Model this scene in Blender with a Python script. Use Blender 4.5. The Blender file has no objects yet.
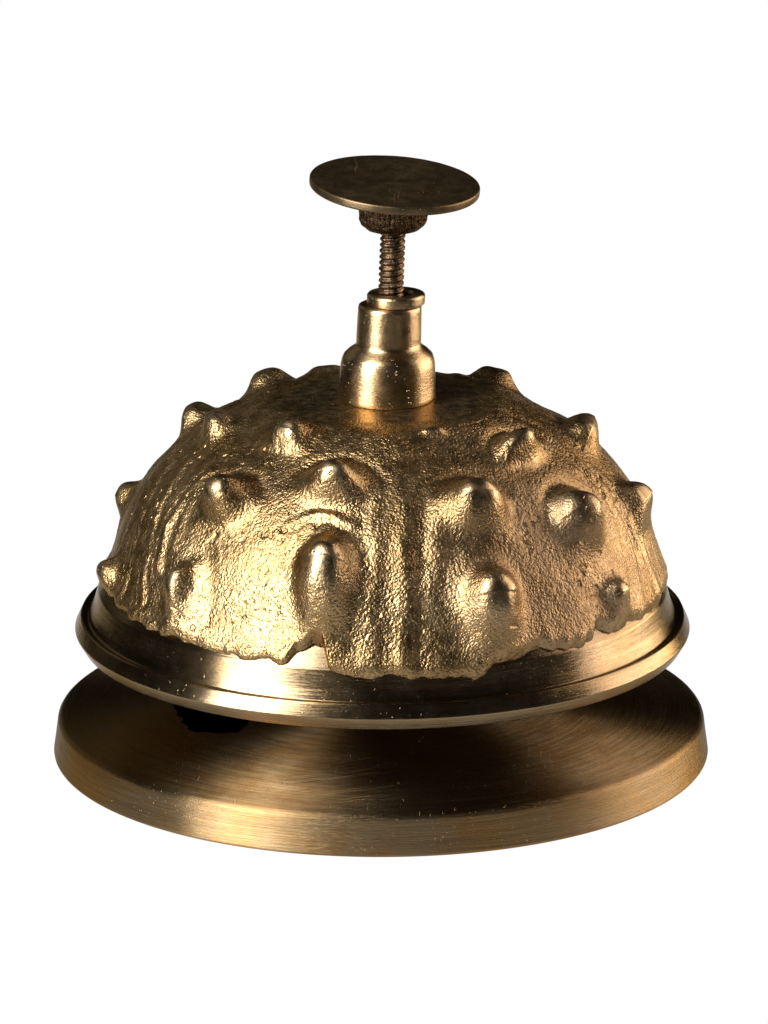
import bpy, bmesh, math
import numpy as np
from mathutils import Vector, Matrix

S = 0.00013            # one model unit in metres: the base is 85 mm across
scene = bpy.context.scene
col = scene.collection
rng = np.random.RandomState(7)

# ------------------------------------------------------------------ noise
TAB = rng.rand(64, 64, 64).astype(np.float32)


def vnoise(p):
    """Smooth value noise in [-1, 1] on an (n, 3) array."""
    i = np.floor(p).astype(np.int64)
    f = (p - i).astype(np.float32)
    f = f * f * (3 - 2 * f)
    i0, i1 = i & 63, (i + 1) & 63
    x0, y0, z0 = i0.T
    x1, y1, z1 = i1.T
    fx, fy, fz = f.T
    a = TAB[x0, y0, z0] * (1 - fx) + TAB[x1, y0, z0] * fx
    b = TAB[x0, y1, z0] * (1 - fx) + TAB[x1, y1, z0] * fx
    c = TAB[x0, y0, z1] * (1 - fx) + TAB[x1, y0, z1] * fx
    d = TAB[x0, y1, z1] * (1 - fx) + TAB[x1, y1, z1] * fx
    a = a * (1 - fy) + b * fy
    c = c * (1 - fy) + d * fy
    return (a * (1 - fz) + c * fz) * 2 - 1


def sstep(a, b, x):
    t = np.clip((x - a) / (b - a), 0, 1)
    return t * t * (3 - 2 * t)


# ------------------------------------------------------------------ helpers
def link(name, me, mat, parent=None, smooth=True):
    o = bpy.data.objects.new(name, me)
    col.objects.link(o)
    me.materials.append(mat)
    if smooth:
        me.polygons.foreach_set('use_smooth', [True] * len(me.polygons))
    if parent is not None:
        o.parent = parent
    return o


def grid_mesh(name, P, wrap=True, cap0=False, cap1=False):
    """P: rows x columns x 3 (columns go round the axis)."""
    R, Cn, _ = P.shape
    me = bpy.data.meshes.new(name)
    idx = np.arange(R * Cn).reshape(R, Cn)
    nxt = np.roll(idx, -1, axis=1)
    if not wrap:
        idx, nxt = idx[:, :-1], idx[:, 1:]
    q = np.stack([idx[:-1], nxt[:-1], nxt[1:], idx[1:]], -1).reshape(-1, 4)
    n = len(q)
    me.vertices.add(R * Cn)
    me.vertices.foreach_set('co', (P.reshape(-1, 3) * S).astype(np.float32).ravel())
    caps = []
    if cap0:
        caps.append(np.arange(Cn)[::-1])
    if cap1:
        caps.append(np.arange(Cn) + (R - 1) * Cn)
    me.loops.add(n * 4 + sum(len(c) for c in caps))
    me.polygons.add(n + len(caps))
    li = q.ravel().tolist()
    ls = list(range(0, n * 4, 4))
    k = n * 4
    for c in caps:
        li += c.tolist()
        ls.append(k)
        k += len(c)
    me.loops.foreach_set('vertex_index', li)
    me.polygons.foreach_set('loop_start', ls)
    me.update(calc_edges=True)
    me.validate()
    return me


def refine(profile, step):
    out = [np.array(profile[0], float)]
    for a, b in zip(profile[:-1], profile[1:]):
        a, b = np.array(a, float), np.array(b, float)
        n = max(1, int(round(np.linalg.norm(b - a) / step)))
        for i in range(1, n + 1):
            out.append(a + (b - a) * i / n)
    return np.array(out)


def bevelled(profile, w):
    """Round every inner corner of a polyline profile with a small arc of reach w."""
    p = [np.array(q, float) for q in profile]
    out = [p[0]]
    for a, b, c in zip(p[:-2], p[1:-1], p[2:]):
        la, lc = np.linalg.norm(a - b), np.linalg.norm(c - b)
        r = min(w, la * .45, lc * .45)
        s, e = b + (a - b) / la * r, b + (c - b) / lc * r
        for t in (0, .25, .5, .75, 1):
            out.append(s * (1 - t) ** 2 + 2 * b * t * (1 - t) + e * t * t)
    out.append(p[-1])
    return out


def lathe(name, profile, seg=192, cx=0, cy=0, step=None, wob=0, cap0=False, cap1=False):
    pr = refine(profile, step) if step else np.array(profile, float)
    a = np.linspace(0, 2 * np.pi, seg, endpoint=False)
    r, z = pr[:, :1], pr[:, 1:]
    P = np.stack([r * np.sin(a), -r * np.cos(a), z + 0 * a], -1)
    if wob:
        n = vnoise(P.reshape(-1, 3) / 22.0).reshape(r.shape[0], seg) * .6 + \
            vnoise(P.reshape(-1, 3) / 7.0 + 11).reshape(r.shape[0], seg) * .4
        k = 1 + wob * n / np.maximum(r, 1)
        P[..., 0] *= k
        P[..., 1] *= k
        P[..., 2] += wob * .5 * n
    P[..., 0] += cx
    P[..., 1] += cy
    return grid_mesh(name, P, True, cap0, cap1)


# ------------------------------------------------------------------ materials
class N:
    def __init__(self, name):
        self.m = bpy.data.materials.new(name)
        self.m.use_nodes = True
        self.t = self.m.node_tree
        self.bsdf = self.t.nodes['Principled BSDF']
        self.out = self.t.nodes['Material Output']

    def n(self, typ, **kw):
        o = self.t.nodes.new(typ)
        for k, v in kw.items():
            setattr(o, k, v)
        return o

    def put(self, sock, v):
        if isinstance(v, bpy.types.NodeSocket):
            self.t.links.new(v, sock)
        else:
            sock.default_value = v

    def coord(self):
        return self.n('ShaderNodeTexCoord').outputs['Object']

    def mapping(self, vec, scale, rot=(0, 0, 0)):
        o = self.n('ShaderNodeMapping')
        o.inputs['Rotation'].default_value = rot
        self.put(o.inputs['Vector'], vec)
        o.inputs['Scale'].default_value = scale
        return o.outputs[0]

    def noise(self, vec, size, detail=3, rough=.55, dist=0):
        """Noise with features about `size` model units across."""
        o = self.n('ShaderNodeTexNoise')
        self.put(o.inputs['Vector'], vec)
        o.inputs['Scale'].default_value = 1 / (size * S)
        o.inputs['Detail'].default_value = detail
        o.inputs['Roughness'].default_value = rough
        o.inputs['Distortion'].default_value = dist
        return o.outputs['Fac']

    def ramp(self, fac, a, b, lo=0., hi=1.):
        o = self.n('ShaderNodeMapRange', clamp=True)
        o.interpolation_type = 'SMOOTHSTEP'
        self.put(o.inputs['Value'], fac)
        o.inputs['From Min'].default_value = a
        o.inputs['From Max'].default_value = b
        o.inputs['To Min'].default_value = lo
        o.inputs['To Max'].default_value = hi
        return o.outputs[0]

    def mix(self, fac, a, b):
        o = self.n('ShaderNodeMix', data_type='RGBA')
        self.put(o.inputs[0], fac)
        for s, v in ((o.inputs[6], a), (o.inputs[7], b)):
            self.put(s, v if isinstance(v, bpy.types.NodeSocket) else (*v, 1))
        return o.outputs[2]

    def math(self, op, a, b=0.):
        o = self.n('ShaderNodeMath', operation=op)
        self.put(o.inputs[0], a)
        self.put(o.inputs[1], b)
        return o.outputs[0]

    def bump(self, h, dist, strength=1., normal=None):
        o = self.n('ShaderNodeBump')
        o.inputs['Strength'].default_value = strength
        o.inputs['Distance'].default_value = dist * S
        self.put(o.inputs['Height'], h)
        if normal is not None:
            self.put(o.inputs['Normal'], normal)
        return o.outputs[0]

    def warp(self, vec, size, amount):
        no = self.n('ShaderNodeTexNoise')
        self.put(no.inputs['Vector'], vec)
        no.inputs['Scale'].default_value = 1 / (size * S)
        a = self.n('ShaderNodeVectorMath', operation='SUBTRACT')
        self.put(a.inputs[0], no.outputs['Color'])
        a.inputs[1].default_value = (.5, .5, .5)
        m = self.n('ShaderNodeVectorMath', operation='SCALE')
        self.put(m.inputs[0], a.outputs[0])
        m.inputs['Scale'].default_value = amount * S
        o = self.n('ShaderNodeVectorMath', operation='ADD')
        self.put(o.inputs[0], vec)
        self.put(o.inputs[1], m.outputs[0])
        return o.outputs[0]

    def attr(self, name):
        return self.n('ShaderNodeAttribute', attribute_name=name).outputs['Fac']

    def polar(self, vec, centre=(0, 0), kr=1., ka=.02, kz=1.):
        """Radius / angle / height coordinates for marks that follow a lathe's turning."""
        v = self.n('ShaderNodeVectorMath', operation='SUBTRACT')
        self.put(v.inputs[0], vec)
        v.inputs[1].default_value = (centre[0] * S, centre[1] * S, 0)
        s = self.n('ShaderNodeSeparateXYZ')
        self.put(s.inputs[0], v.outputs[0])
        x, y, z = s.outputs
        r = self.math('SQRT', self.math('ADD', self.math('MULTIPLY', x, x), self.math('MULTIPLY', y, y)))
        an = self.math('ARCTAN2', x, self.math('MULTIPLY', y, -1.))
        c = self.n('ShaderNodeCombineXYZ')
        self.put(c.inputs[0], self.math('MULTIPLY', r, kr))
        self.put(c.inputs[1], self.math('MULTIPLY', an, ka))
        self.put(c.inputs[2], self.math('MULTIPLY', z, kz))
        return c.outputs[0]


GOLD = (.35, .238, .118)
PALE = (.60, .47, .29)
BROWN = (.25, .14, .055)
DARK = (.10, .062, .032)


def finish(b, colr, rough, normal, aniso=0., rot=.25):
    s = b.bsdf.inputs
    s['Metallic'].default_value = 1
    b.put(s['Base Color'], colr)
    b.put(s['Roughness'], rough)
    if normal is not None:
        b.put(s['Normal'], normal)
    if 'Specular Tint' in s:
        s['Specular Tint'].default_value = (.55, .5, .42, 1)
    if aniso:
        s['Anisotropic'].default_value = aniso
        s['Anisotropic Rotation'].default_value = rot
        tg = b.n('ShaderNodeTangent', direction_type='RADIAL', axis='Z')
        b.put(s['Tangent'], tg.outputs[0])
    return b.m


def mat_cast():
    b = N('cast_brass')
    c = b.coord()
    pol = b.attr('polish')
    tone = b.noise(c, 70, 4, .6)
    speck = b.noise(c, 5, 3, .6)
    base = b.mix(b.ramp(tone, .35, .66), (.245, .155, .068), GOLD)
    base = b.mix(b.ramp(speck, .52, .66, 0, .6), base, (.22, .12, .032))
    base = b.mix(b.ramp(b.noise(c, 34, 5, .65), .60, .76, 0, .35), base, (.20, .125, .06))
    base = b.mix(b.math('MULTIPLY', pol, .65), base, (.36, .265, .155))
    pits = b.math('MULTIPLY', b.ramp(b.noise(c, 5.5, 2, .5), .63, .72, 0, -1), b.ramp(b.noise(c, 55, 3, .5), .45, .6))
    base = b.mix(b.math('MULTIPLY', pits, -.6), base, (.06, .035, .015))
    rough = b.ramp(b.noise(c, 12, 5, .65), .3, .7, .29, .43)
    # a matt, pinkish patch low on one side
    pink_d = b.n('ShaderNodeVectorMath', operation='DISTANCE')
    b.put(pink_d.inputs[0], b.warp(c, 60, 90))
    pink_d.inputs[1].default_value = (185 * S, -195 * S, 235 * S)
    pink_m = b.math('MULTIPLY', b.ramp(pink_d.outputs['Value'], 20 * S, 190 * S, 1, 0), b.ramp(b.noise(c, 14, 4, .65), .34, .55, .45, 1))
    pink_m = b.math('MULTIPLY', pink_m, b.math('SUBTRACT', 1., pol))
    base = b.mix(b.math('MULTIPLY', pink_m, .5), base, (.27, .18, .115))
    rough = b.math('ADD', rough, b.math('MULTIPLY', pink_m, .12))
    rough = b.math('SUBTRACT', rough, b.math('MULTIPLY', pol, .03))
    keep = b.math('SUBTRACT', 1., b.math('MULTIPLY', pol, .88))
    vo = b.n('ShaderNodeTexVoronoi', feature='SMOOTH_F1')
    b.put(vo.inputs['Vector'], b.warp(c, 3.0, 1.6))
    vo.inputs['Scale'].default_value = 1 / (2.4 * S)
    vo.inputs['Smoothness'].default_value = .5
    peb = b.math('SUBTRACT', 1., vo.outputs['Distance'])
    peb = b.math('ADD', b.math('MULTIPLY', peb, .75), b.math('MULTIPLY', b.noise(c, 1.8, 2, .6), .6))
    h1 = b.math('MULTIPLY', peb, b.math('MULTIPLY', keep, b.ramp(b.noise(c, 40, 3, .55), .3, .62, .55, 1.1)))
    nrm = b.bump(h1, .9, .9)
    nrm = b.bump(pits, 1.0, .7, nrm)
    return finish(b, base, rough, nrm)


def mat_turned(name, base_a, base_b, r0=.22, r1=.36, line=.35, aniso=.55, blot=46, centre=None, dark=.5, streak=0., wear=1.):
    b = N(name)
    c = b.coord()
    pc = b.polar(c, ka=10 * S, kz=1.)
    lines = b.noise(pc, 1.6, 3, .7)
    lines2 = b.noise(pc, 6, 3, .6)
    blotch = b.noise(c, blot, 5, .62)
    base = b.mix(b.ramp(blotch, .36, .64), base_a, base_b)
    base = b.mix(b.ramp(b.noise(c, blot * .28, 5, .7), .56, .74, 0, dark), base, DARK)
    base = b.mix(b.ramp(lines2, .4, .7, 0, .3), base, tuple(q * .55 for q in base_b))
    rough = b.ramp(b.noise(c, blot * .5, 5, .7), .3, .72, r0, r1)
    if streak:
        rough = b.math('ADD', rough, b.ramp(b.noise(pc, 3.2, 3, .65), .36, .64, -streak, streak))
    nrm = b.bump(lines, line, 1.)
    if centre is not None:                                     # a second set of turning marks, off centre, in patches
        arc = b.noise(b.polar(c, centre, ka=5 * S, kz=0.), 2.4, 2, .6)
        sc = b.n('ShaderNodeVectorMath', operation='DISTANCE')
        b.put(sc.inputs[0], b.warp(c, 40, 60))
        sc.inputs[1].default_value = (-25 * S, -250 * S, 50 * S)
        patch = b.ramp(sc.outputs['Value'], 40 * S, 85 * S, 1, 0)
        zz = b.n('ShaderNodeSeparateXYZ')
        b.put(zz.inputs[0], c)
        patch = b.math('MULTIPLY', patch, b.ramp(zz.outputs[2], 41.5 * S, 43 * S))
        nrm = b.bump(b.math('MULTIPLY', b.ramp(arc, .55, .72), patch), .9, 1., nrm)
    # handling scratches in several directions, and rubbed flecks
    for k, (rz, ry) in enumerate(((.5, .2), (1.7, -.4), (2.6, .5))):
        sv = b.mapping(b.warp(c, 30, 8), (1, .045, 1), (ry, .3 * k, rz))
        scr = b.ramp(b.noise(sv, 2.6 + .5 * k, 1, .4), .735, .765)
        scr = b.math('MULTIPLY', scr, b.ramp(b.noise(c, 45 + 9 * k, 2, .5), .46, .58))
        nrm = b.bump(scr, .5 * wear, 1., nrm)
        base = b.mix(b.math('MULTIPLY', scr, .5 * wear), base, tuple(min(.6, q * 1.9) for q in base_b))
    fl = b.math('MULTIPLY', b.ramp(b.noise(c, 3.4, 3, .7), .66, .72), b.ramp(b.noise(c, 38, 2, .5), .56, .66))
    base = b.mix(b.math('MULTIPLY', fl, .45 * wear), base, tuple(min(.6, q * 1.8) for q in base_b))
    dents = b.ramp(b.noise(c, 7, 2, .5), .76, .82, 0, -1)
    nrm = b.bump(dents, .6, .5, nrm)
    return finish(b, base, rough, nrm, aniso)


def mat_knurl():
    b = N('dark_knurled_brass')
    c = b.coord()
    base = b.mix(b.ramp(b.noise(c, 4, 4, .7), .42, .66), (.025, .016, .01), (.11, .065, .03))
    nrm = b.bump(b.noise(c, 3.4, 3, .7), 2.2, 1.)
    return finish(b, base, .42, nrm)


def mat_screw():
    b = N('tarnished_screw_steel')
    c = b.coord()
    base = b.mix(b.ramp(b.noise(c, 9, 4, .7), .40, .62), (.07, .045, .03), (.19, .12, .065))
    nrm = b.bump(b.noise(c, 2.5, 3, .7), .7, 1.)
    return finish(b, base, b.ramp(b.noise(c, 6), .3, .7, .3, .5), nrm)


def mat_felt():
    b = N('black_felt')
    c = b.coord()
    b.put(b.bsdf.inputs['Base Color'], b.mix(b.noise(c, 2, 3, .7), (.004, .004, .004), (.014, .012, .011)))
    b.bsdf.inputs['Roughness'].default_value = .95
    b.bsdf.inputs['Specular IOR Level'].default_value = .1
    return b.m


def mat_ground():
    """White surface that glows by itself, added for an even shadowless surround."""
    b = N('glowing_white_ground')
    e = b.n('ShaderNodeEmission')
    e.inputs['Color'].default_value = (1, 1, 1, 1)
    e.inputs['Strength'].default_value = 1.005
    b.put(b.out.inputs['Surface'], e.outputs[0])
    b.t.nodes.remove(b.bsdf)
    return b.m


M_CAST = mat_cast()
M_BASE = mat_turned('brushed_bronzed_brass', (.235, .132, .050), (.235, .162, .084), .38, .43, .6, .95, 90, (-150, 190), .22, .035, .28)
M_RIM = mat_turned('turned_brass', (.225, .152, .076), (.24, .172, .10), .22, .28, .30, .8, 50, None, .08, 0., .15)
M_COLLAR = mat_turned('worn_yellow_brass', (.46, .31, .155), (.46, .325, .18), .26, .36, .3, .6, 30, None, .12)
M_DISC = mat_turned('dull_brass', (.155, .107, .056), (.18, .125, .068), .38, .46, .2, .2, 34, None, .15)
M_KNURL, M_SCREW, M_FELT, M_GROUND = mat_knurl(), mat_screw(), mat_felt(), mat_ground()

# ------------------------------------------------------------------ the bell
bell = bpy.data.objects.new('service_bell', None)
col.objects.link(bell)
bell['label'] = 'antique brass desk bell with knobbly cast dome, tilted push button and round base'
bell['category'] = 'desk bell'


def build_base():
    prof = bevelled([(300, 1), (324, .6), (326, 3), (321.2, 37), (318, 40.4), (311, 41.7), (120, 66), (8, 66), (8, 58),
                     (118, 58), (306, 30), (308, 12), (300, 1)], 2.3)
    pr = refine(prof, 5)
    me = lathe('base', pr, seg=360, wob=.2)
    o = link('base', me, M_BASE, bell)
    # the cut-out in the top plate: an irregular window left of the post
    bm = bmesh.new()
    pts = [(-213.6, -14.7), (-210.6, -39.8), (-206.0, -54.8), (-207, -66), (-199, -76), (-201.5, -88), (-193.4, -99.5), (-193, -110), (-184.0, -119.4), (-172, -121), (-162.3, -127.6), (-150, -128), (-140, -131), (-130, -112), (-128, -70), (-115, 60), (-170, 70), (-213.6, 5.300000000000001)]
    lo = [bm.verts.new(((-130 + (x + 130) * .86) * S, (-40 + (y + 40) * .90) * S, 20 * S)) for x, y in pts]
    hi = [bm.verts.new((x * S, y * S, 90 * S)) for x, y in pts]
    bm.faces.new(lo[::-1])
    bm.faces.new(hi)
    for i in range(len(pts)):
        j = (i + 1) % len(pts)
        bm.faces.new((lo[i], lo[j], hi[j], hi[i]))
    bmesh.ops.recalc_face_normals(bm, faces=bm.faces)
    cm = bpy.data.meshes.new('cutter')
    bm.to_mesh(cm)
    bm.free()
    cut = bpy.data.objects.new('cutter', cm)
    col.objects.link(cut)
    md = o.modifiers.new('window', 'BOOLEAN')
    md.operation, md.object, md.solver = 'DIFFERENCE', cut, 'EXACT'
    dg = bpy.context.evaluated_depsgraph_get()
    new = bpy.data.meshes.new_from_object(o.evaluated_get(dg))
    o.modifiers.clear()
    o.data = new
    bpy.data.objects.remove(cut)
    new.set_sharp_from_angle(angle=math.radians(50))
    return o


base = build_base()
link('felt_pad', lathe('felt_pad', bevelled([(0.5, 0), (298, 0), (299.5, 1), (299.5, 2.8), (0.5, 2.8)], .8), 180), M_FELT, base)
link('post', lathe('post', bevelled([(26, 66.2), (26, 80), (17, 86), (17, 330)], 2), 64), M_KNURL, bell)

# --- dome: the cast shell (front half densely modelled)
A, B, Z0, ZT = 288., 228., 155., 361.
PZ = np.array([150., 165, 200, 240, 280, 310, 335, 352, 361, 365])      # outline of the cast shell
PR = np.array([293., 287, 272, 258, 234, 205.5, 166, 134, 114, 97])
CX, CXR = 5.4, 1.4
EDGE = [(-180, 178), (-150, 184), (-120, 174), (-100, 180), (-85, 184), (-71.9, 181.6), (-59.8, 176.7), (-49.4, 175.2), (-41.1, 175.8), (-32.8, 172.1), (-23.2, 173.5), (-18.4, 175.3),
        (-16.6, 186), (-13.8, 192.2), (-11.6, 187.9), (-10.2, 171.8), (-6.9, 165), (3.3, 167.2), (14.5, 166.3), (17.9, 160.7),
        (20.7, 166.5), (25.3, 174), (30.6, 181.8), (38.7, 172.3), (45.2, 177.3), (48.6, 184), (52, 177), (58, 178), (72.1, 174),
        (90, 176), (110, 176), (140, 182), (180, 178)]
# azimuth, height, height of knob, half width, reach upward, reach downward
KNOBS = [(-47.5, 226.0, 16, 10.5, 12, 48), (-13.0, 260.0, 24, 17, 19, 76), (22.0, 231.0, 23, 18, 19, 64), (54.0, 207.0, 13, 12, 12, 30),
         (-78.0, 196.0, 14, 14, 12, 18), (-45.0, 297.0, 17, 15, 18, 20), (-15.0, 320.0, 16, 16, 16, 17), (23.5, 303.0, 15, 19, 19, 36),
         (49.0, 281.0, 17, 18, 19, 40), (-103.0, 236.0, 17, 15, 16, 20), (78.0, 263.0, 19, 18, 20, 24), (-80.0, 333.0, 17, 16, 16, 16),
         (-109.0, 315.0, 18, 17, 16, 16), (-40.5, 346.0, 17, 15, 15, 16), (47.0, 334.0, 14, 16, 14, 14), (89.0, 319.0, 19, 20, 18, 20),
         (-134.0, 337.0, 19, 20, 17, 17), (-149.0, 361.0, 13, 15, 12, 12), (137.0, 340.0, 19, 19, 17, 17), (21.0, 357.0, 4, 8, 5, 6),
         (150, 300, 20, 17, 18, 24), (-165, 250, 20, 17, 18, 30), (128, 215, 20, 17, 18, 30), (-128, 216, 20, 16, 18, 30), (135, 270, 16, 16, 16, 20),
         (-150, 285, 18, 17, 18, 24), (172, 330, 14, 16, 14, 18), (155, 220, 18, 16, 16, 28), (-150, 210, 18, 16, 16, 28), (176, 220, 18, 16, 16, 28)]
# the broad swelling each knob grows from: azimuth, height, reach across, reach along the slope, height
SWELLS = [(-45.0, 211.0, 24, 42, 5), (-12.0, 249.0, 34, 44, 5), (21.0, 224.0, 36, 52, 5), (54.0, 200.0, 24, 30, 2), (-44.0, 303.0, 31, 28, 11),
          (-15.0, 325.0, 36, 28, 11), (22.5, 307.0, 37, 31, 15), (52.0, 281.0, 33, 33, 13), (52.0, 337.0, 32, 24, 12), (97.0, 321.0, 28, 24, 5),
          (-40.0, 354.0, 28, 15, 5), (-118.0, 355.0, 28, 18, 4), (-93.0, 328.0, 24, 20, 4), (84.0, 262.0, 26, 32, 5), (118.0, 355.0, 26, 20, 4),
          (150, 298, 36, 36, 8), (-165, 245, 34, 40, 8), (128, 211, 32, 40, 8), (-128, 212, 32, 40, 8), (-150, 283, 34, 34, 6)]
RIDGES = [  # points, half width, height
    ([(-1.0, 354.0), (0.0, 328.0), (-1.0, 292.0), (-2.0, 243.0), (-3.0, 185.0)], 10.5, 3.2),
    ([(5.0, 354.0), (5.0, 328.0), (4.0, 284.0), (3.0, 234.0), (3.0, 181.0)], 9.5, 4.4),
    ([(13.0, 347.0), (12.0, 313.0), (12.0, 279.0)], 9.5, 1.6),
    ([(-59.0, 328.0), (-59.0, 310.0), (-59.0, 288.0), (-59.0, 263.0), (-56.0, 229.0)], 4.5, 1.8),
    ([(-75.0, 321.0), (-69.0, 290.0), (-64.0, 249.0), (-59.0, 197.0)], 4.5, 1.5),
    ([(-82.0, 311.0), (-76.0, 273.0), (-70.0, 232.0), (-68.0, 191.0)], 4.5, 1.5),
    ([(-58.0, 317.0), (-56.0, 280.0), (-54.0, 254.0)], 4.5, 1.2),
    ([(-89.0, 298.0), (-79.0, 255.0), (-78.0, 212.0)], 4.5, 1.4),
    ([(74.0, 362.0), (79.0, 340.0), (70.0, 313.0), (71.0, 273.0), (70.0, 232.0), (69.0, 184.0)], 4.5, 1.8),
    ([(67.0, 359.0), (71.0, 333.0), (70.0, 307.0), (68.0, 273.0), (66.0, 237.0), (64.0, 186.0)], 4.5, 1.7),
    ([(63.0, 323.0), (66.0, 302.0), (64.0, 272.0), (61.0, 242.0), (60.0, 196.0)], 4.5, 1.3),
    ([(75.0, 303.0), (74.0, 256.0), (73.0, 213.0), (74.0, 180.0)], 4.5, 1.4),
    ([(-24.0, 292.0), (-20.0, 300.0), (-13.0, 300.0), (-8.0, 295.0)], 4.5, 1.6),
    ([(145, 355), (140, 300), (143, 200)], 8, 3), ([(-152, 355), (-150, 300), (-148, 200)], 8, 3), ([(-115, 345), (-96, 300), (-94, 190)], 8, 3)]


def pchip(x, xk, yk):
    h = np.diff(xk)
    d = np.diff(yk) / h
    m = np.concatenate([[d[0]], 2 / (1 / d[:-1] + 1 / d[1:]), [d[-1]]])
    i = np.clip(np.searchsorted(xk, x) - 1, 0, len(h) - 1)
    t = (x - xk[i]) / h[i]
    return (yk[i] * (1 + 2 * t) * (1 - t)**2 + h[i] * m[i] * t * (1 - t)**2 + yk[i + 1] * t * t * (3 - 2 * t) + h[i] * m[i + 1] * t * t * (t - 1))


_z = np.linspace(150, 365, 4000)
_r = pchip(_z, PZ, PR)
_k = np.exp(-np.linspace(-2.5, 2.5, 301)**2)
_r = np.convolve(np.pad(_r, 150, mode='reflect', reflect_type='odd'), _k / _k.sum(), mode='valid')
_s = np.concatenate([[0], np.cumsum(np.hypot(np.diff(_z), np.diff(_r)))])


def radius(z):
    return np.interp(z, _z, _r)


def surf(az, z):
    r = radius(z)
    return np.stack([r * np.sin(az), -r * np.cos(az), z + 0 * az], -1)


def basis(az, z):
    az = math.radians(az)
    p = surf(np.array(az), np.array(float(z)))
    e = np.array([math.cos(az), math.sin(az), 0])
    u = surf(np.array(az), np.array(z + .5)) - surf(np.array(az), np.array(z - .5))
    u /= np.linalg.norm(u)
    return p, e, u


def build_cast():
    front = np.radians(np.linspace(-105, 110, 1280, endpoint=False))
    back = np.radians(np.linspace(110, 255, 330, endpoint=False))
    az = np.concatenate([front, back])
    deg = (np.degrees(az) + 180) % 360 - 180
    zb = np.interp(deg + 1, *np.array(EDGE).T)
    ep = np.stack([np.sin(az), np.cos(az), 0 * az], -1) * 292
    zb = zb + 3.4 * vnoise(ep / 13 + 3) + .8 * vnoise(ep / 4.6 + 31)
    sb = np.interp(zb, _z, _s)
    nr = 360
    v = np.linspace(0, 1, nr)[:, None]
    t = sb + (_s[-1] - sb) * v                 # distance along the outline
    z = np.interp(t, _s, _z)
    P = surf(az + 0 * t, z)
    slope = (np.interp(t + 1.5, _s, _r) - np.interp(t - 1.5, _s, _r)) / np.maximum(np.interp(t + 1.5, _s, _z) - np.interp(t - 1.5, _s, _z), 1e-3)
    Nn = np.stack([np.sin(az) + 0 * t, -np.cos(az) + 0 * t, -slope], -1)
    Nn /= np.linalg.norm(Nn, axis=-1, keepdims=True)
    base_r = np.hypot(P[..., 0], P[..., 1]).reshape(-1)
    shp = t.shape
    X = P.reshape(-1, 3)
    D = np.zeros(len(X))
    lean = np.zeros((len(X), 3))
    polish = np.zeros(len(X))
    # broad unevenness of the casting, warped a little so that nothing is a perfect oval
    W = np.stack([vnoise(X / 20 + 5), vnoise(X / 20 + 25), vnoise(X / 20 + 45)], -1) * 2.6
    D += 1.8 * vnoise(X / 60 + 9) + .7 * vnoise(X / 26 + 17)
    for pts, w, h in RIDGES:
        q = np.array([basis(*p)[0] for p in pts])
        # only the strip of surface near this ridge
        lo_, hi_ = q.min(0) - 60, q.max(0) + 60
        sel = np.where(np.all((X > lo_) & (X < hi_), axis=1))[0]
        XW = X[sel] + W[sel]
        dist = np.full(len(sel), 1e9)
        for a_, b_ in zip(q[:-1], q[1:]):
            n = 4
            for i in range(n):
                c = a_ + (b_ - a_) * (i / n)
                e_ = a_ + (b_ - a_) * ((i + 1) / n)
                for arr in (c, e_):
                    arr[:2] *= radius(arr[2]) / np.hypot(arr[0], arr[1])
                d = e_ - c
                Y = XW - c
                tt_ = np.clip(Y @ d / (d @ d), 0, 1)
                dist = np.minimum(dist, np.linalg.norm(Y - tt_[:, None] * d, axis=1))
        D[sel] += h * (.55 + .6 * vnoise(X[sel] / 30 + 61)) * (np.exp(-(dist / w)**2) - .4 * np.exp(-((dist - 1.9 * w) / (.8 * w))**2))
    for a_, z_, ru, rv, h in SWELLS:
        p, e, u = basis(a_, z_)
        Y = X + W * .9 - p
        Y = np.where(np.abs(Y).max(1)[:, None] < 130, Y, 1e4)
        vv = Y @ u
        q = np.minimum(np.sqrt((Y @ e / ru)**2 + (vv / rv)**2), 9)
        D += h * np.exp(-(q / .80)**2.5)
        D -= h * (.05 + .20 * sstep(-.2 * rv, .7 * rv, vv)) * np.exp(-((q - 1.12) / .24)**2)
    for a_, z_, h, w, wu, wd in KNOBS:
        p, e, u = basis(a_, z_)
        Y = X + W * .45 - p
        uu, vv = Y @ e, Y @ u
        near = np.linalg.norm(Y, axis=1) < 110
        ax = np.abs(uu) / (w * 1.30)
        up_ = np.exp(-(ax**2 + (vv / (wu * 1.25))**2)**2.0)
        down = np.exp(-ax**3.2) * (1 - sstep(-.1, 1.25, -vv / wd))**1.2
        f = .76 * np.where(vv > 0, up_, down) * near
        mid = np.where(vv > 0, wu * 1.9, wd * .95)
        f += .28 * np.exp(-(uu / (w * 1.8))**2 - (vv / mid)**2) * near
        D += h * f
        lean += (f**1.3 * h * .16)[:, None] * np.array([0, 0, 1.]) * (0.4 + 0.6 * (np.array(z_) < 340))
        polish = np.maximum(polish, sstep(.62, 1.05, f))
    top = 1 - sstep(106, 150, base_r)
    grain = (1 - .86 * polish) * (1 - .55 * top)
    Xs = X * np.array([1, 1, .8])
    g = .12 * vnoise(Xs / 4.6 + 13) + .26 * vnoise(Xs / 2.4 + 33)
    g = g * (.75 + .5 * sstep(-.4, .5, vnoise(X / 34 + 83)))
    pits = sstep(.45, .75, vnoise(X / 6.5 + 51)) * sstep(-.1, .4, vnoise(X / 40 + 71))
    D += grain * (g - 1.1 * pits)
    # proud rounded lip along the ragged lower edge
    low = (t - sb).reshape(-1)
    band = np.interp(zb, (150, 161, 170, 188, 204), (287.5, 283.6, 281.2, 269, 254))
    gap = radius(zb) + (CX - CXR) * np.sin(az) - band
    lipn = 2.4 + 1.3 * vnoise(ep / 9 + 91)
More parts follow.
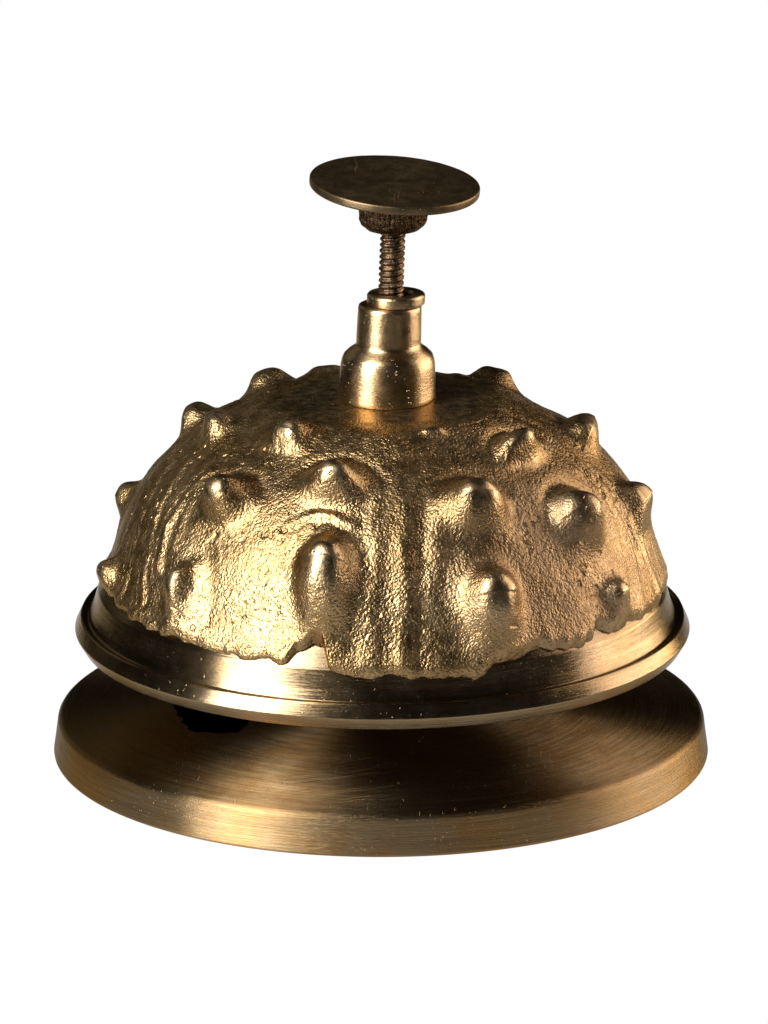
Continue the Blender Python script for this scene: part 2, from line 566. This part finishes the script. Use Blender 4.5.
    D -= ((gap - lipn) * np.exp(-(np.maximum(t - sb, 0) / 11)**2)).reshape(-1)
    D += 1.5 * np.exp(-((low - 9) / 6)**2) - 1.6 * np.exp(-(low / 2.2)**2)
    # flow into the flat spot-facing round the collar
    sp = 1 - sstep(103, 120, base_r)
    D *= 1 - sp * .92
    X = X + Nn.reshape(-1, 3) * D[:, None] + lean * (1 - top[:, None] * .5)
    over = (X[:, 2] - ZT) / 2.0
    X[:, 2] += (ZT - 2.0 * np.logaddexp(0, -over) - X[:, 2]) * sp
    Q = X.reshape(*shp, 3)
    pol = polish.reshape(shp)
    # closing rows: under the ragged edge below, the turned flat above
    und = []
    for off, dz in ((-9, 3), (-2.0, .2)):
        rr = band + off - (CX - CXR) * np.sin(az)
        und.append(np.stack([rr * np.sin(az), -rr * np.cos(az), zb + dz], -1))
    r_last = np.hypot(Q[-1, :, 0], Q[-1, :, 1])
    flat = []
    for k, rr in enumerate((90, 75, 60, 46)):
        zz = ZT
        flat.append(np.stack([rr * np.sin(az), -rr * np.cos(az), zz + 0 * az], -1))
    Q = np.concatenate([np.array(und), Q, np.array(flat)])
    pol = np.concatenate([np.zeros((2, len(az))), pol, np.full((len(flat), len(az)), .8)])
    Q[..., 0] += CX
    me = grid_mesh('dome', Q)
    at = me.attributes.new('polish', 'FLOAT', 'POINT')
    at.data.foreach_set('value', pol.astype(np.float32).ravel())
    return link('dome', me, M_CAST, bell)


dome = build_cast()
rim_prof = bevelled([(240, 200), (276, 150), (282, 124), (290, 118), (297.5, 118), (304.6, 130.2), (298.6, 143.2), (296, 143.8), (293, 141.6), (290.5, 142.2),
                     (289, 146), (286, 153), (283.6, 161), (281.2, 170), (269, 188), (254, 204), (240, 204)], 1.1)
link('rim', lathe('rim', refine(rim_prof, 5), seg=420, cx=CXR, wob=.12), M_RIM, dome)


# --- what stands on the dome; the stem leans slightly to the right
def lean_x(z):
    return 5.6 + (z - 361) * .034


def leaning(me, shear=.034):
    n = len(me.vertices)
    co = np.empty(n * 3, np.float32)
    me.vertices.foreach_get('co', co)
    co = co.reshape(-1, 3)
    co[:, 0] += (5.6 - 361 * shear) * S + co[:, 2] * shear
    me.vertices.foreach_set('co', co.ravel())
    me.update()
    return me


collar_prof = [(40, 360.4), (46.5, 360.6), (47.9, 362), (46.6, 391), (46.2, 396), (45.2, 401), (43.4, 405.5), (39.2, 409.6), (34.5, 413), (32.1, 415.3), (31.6, 417.5), (31.8, 421),
               (31.0, 452), (30.4, 454.6), (28.5, 455.6), (13, 455.8)]
link('collar', leaning(lathe('collar', refine(collar_prof, 3), seg=160, wob=.12)), M_COLLAR, bell)
ring_prof = bevelled([(15.5, 456), (27.6, 456), (28.4, 457.4), (28.4, 465), (26.8, 466.8), (17, 466.8), (15.5, 465), (15.5, 456)], .8)
link('ring', leaning(lathe('ring', refine(ring_prof, 2.5), seg=128, cx=5.6, wob=.25)), M_COLLAR, bell)


def build_screw():
    a = np.linspace(0, 2 * np.pi, 72, endpoint=False)
    z = np.arange(446, 534, .45)[:, None]
    ph = (z / 5.9 - a / (2 * np.pi)) % 1
    tri = 1 - np.abs(ph * 2 - 1)
    r = 10.7 + 1.7 * sstep(.08, .8, tri)
    P = np.stack([r * np.sin(a), -r * np.cos(a), z + 0 * a], -1)
    n = vnoise(P.reshape(-1, 3) / 3.).reshape(r.shape)
    P[..., :2] *= (1 + .022 * n)[..., None]
    P[..., 0] += .4
    return link('screw', leaning(grid_mesh('screw', P, True, True, True)), M_SCREW, bell)


def build_nut():
    pr = refine(bevelled([(13, 530), (25, 530.2), (31.5, 536), (33.4, 541), (33.4, 566), (31.5, 569.6), (12, 570)], 1.2), 1.2)
    a = np.linspace(0, 2 * np.pi, 400, endpoint=False)
    r, z = pr[:, :1], pr[:, 1:]
    k = sstep(536, 542, z) * (1 - sstep(565, 569, z)) * sstep(30, 33, r)
    th = np.abs(((a * 44 / (2 * np.pi)) + z * .012) % 1 * 2 - 1)
    rr = r - .5 * k * sstep(.25, .9, th)
    P = np.stack([rr * np.sin(a), -rr * np.cos(a), z + 0 * a], -1)
    n = vnoise(P.reshape(-1, 3) / 4.2).reshape(rr.shape) + .6 * vnoise(P.reshape(-1, 3) / 2.1 + 7).reshape(rr.shape)
    P[..., :2] *= (1 + .013 * n)[..., None]
    P[..., 0] += .4
    return link('knurled_nut', leaning(grid_mesh('knurled_nut', P, True, True, True)), M_KNURL, bell)


build_screw()
build_nut()
disc_prof = bevelled([(.5, -5.2), (81.0, -5.2), (82.8, -3.6), (82.8, 2.6), (81.8, 3.6), (60, 3.75), (.5, 3.8)], 1.0)
disc_me = lathe('push_button', refine(disc_prof, 4), seg=256, wob=.3)
disc = link('push_button', disc_me, M_DISC, bell)
disc.location = ((lean_x(574) + .6) * S, 0, 574.5 * S)
disc.rotation_euler = (math.radians(5.0), math.radians(4.2), 0)

# ------------------------------------------------------------------ added white surface under the bell, self-glowing so no shadow shows
me = bpy.data.meshes.new('white_ground')
me.from_pydata([(x * S, y * S, -.3 * S) for x, y in ((-620, -950), (620, -950), (700, 0), (2100, 4700), (-2100, 4700), (-700, 0))],
               [], [(0, 1, 2, 3, 4, 5)])
me.update()
gnd = link('white_ground', me, M_GROUND, None, False)
gnd['kind'] = 'structure'

# ------------------------------------------------------------------ light
def softbox(name, az, el, dist, w, h, power, colr=(1, 1, 1), aim=(0, 0, 200)):
    az, el = math.radians(az), math.radians(el)
    d = Vector((math.sin(az) * math.cos(el), -math.cos(az) * math.cos(el), math.sin(el)))
    l = bpy.data.lights.new(name, 'AREA')
    l.shape, l.size, l.size_y = 'RECTANGLE', w, h
    l.energy, l.color = power, colr
    o = bpy.data.objects.new(name, l)
    col.objects.link(o)
    o.location = Vector(aim) * S + d * dist
    o.rotation_euler = d.to_track_quat('Z', 'Y').to_euler()
    return o


softbox('key_softbox', -50, 30, .46, .21, .53, 6.4)
softbox('right_softbox', 110, 24, .55, .50, .42, 2.3, (1, .86, .79))
softbox('right_low_fill', 108, 5, .50, .46, .075, 1.25, (1, .88, .77), (0, 0, 60))  # added low fill that brightens the right side of the base
softbox('back_left_fill', -142, 22, .75, .55, .40, .15)  # added dim fill, reflected as grey in base top and push button

w = bpy.data.worlds.new('World')
scene.world = w
w.use_nodes = True
w.node_tree.nodes['Background'].inputs['Color'].default_value = (.9, 1, 1.05, 1)
w.node_tree.nodes['Background'].inputs['Strength'].default_value = .012

# ------------------------------------------------------------------ camera
cam = bpy.data.cameras.new('camera')
cam.sensor_fit = 'VERTICAL'
cam.sensor_height = 36
cam.lens = 5200 * 36 / 1024
cam.clip_start, cam.clip_end = .01, 20
co = bpy.data.objects.new('camera', cam)
col.objects.link(co)
el, pit = math.radians(18.8), math.radians(16.215)
co.location = (3 * S, -5200 * math.cos(el) * S, 5200 * math.sin(el) * S)
co.rotation_euler = (math.pi / 2 - pit, 0, 0)
scene.camera = co
vs = scene.view_settings
vs.view_transform, vs.look, vs.exposure, vs.gamma = 'Standard', 'None', 0, 1
scene.cycles.max_bounces = 8
scene.cycles.sample_clamp_indirect = 6
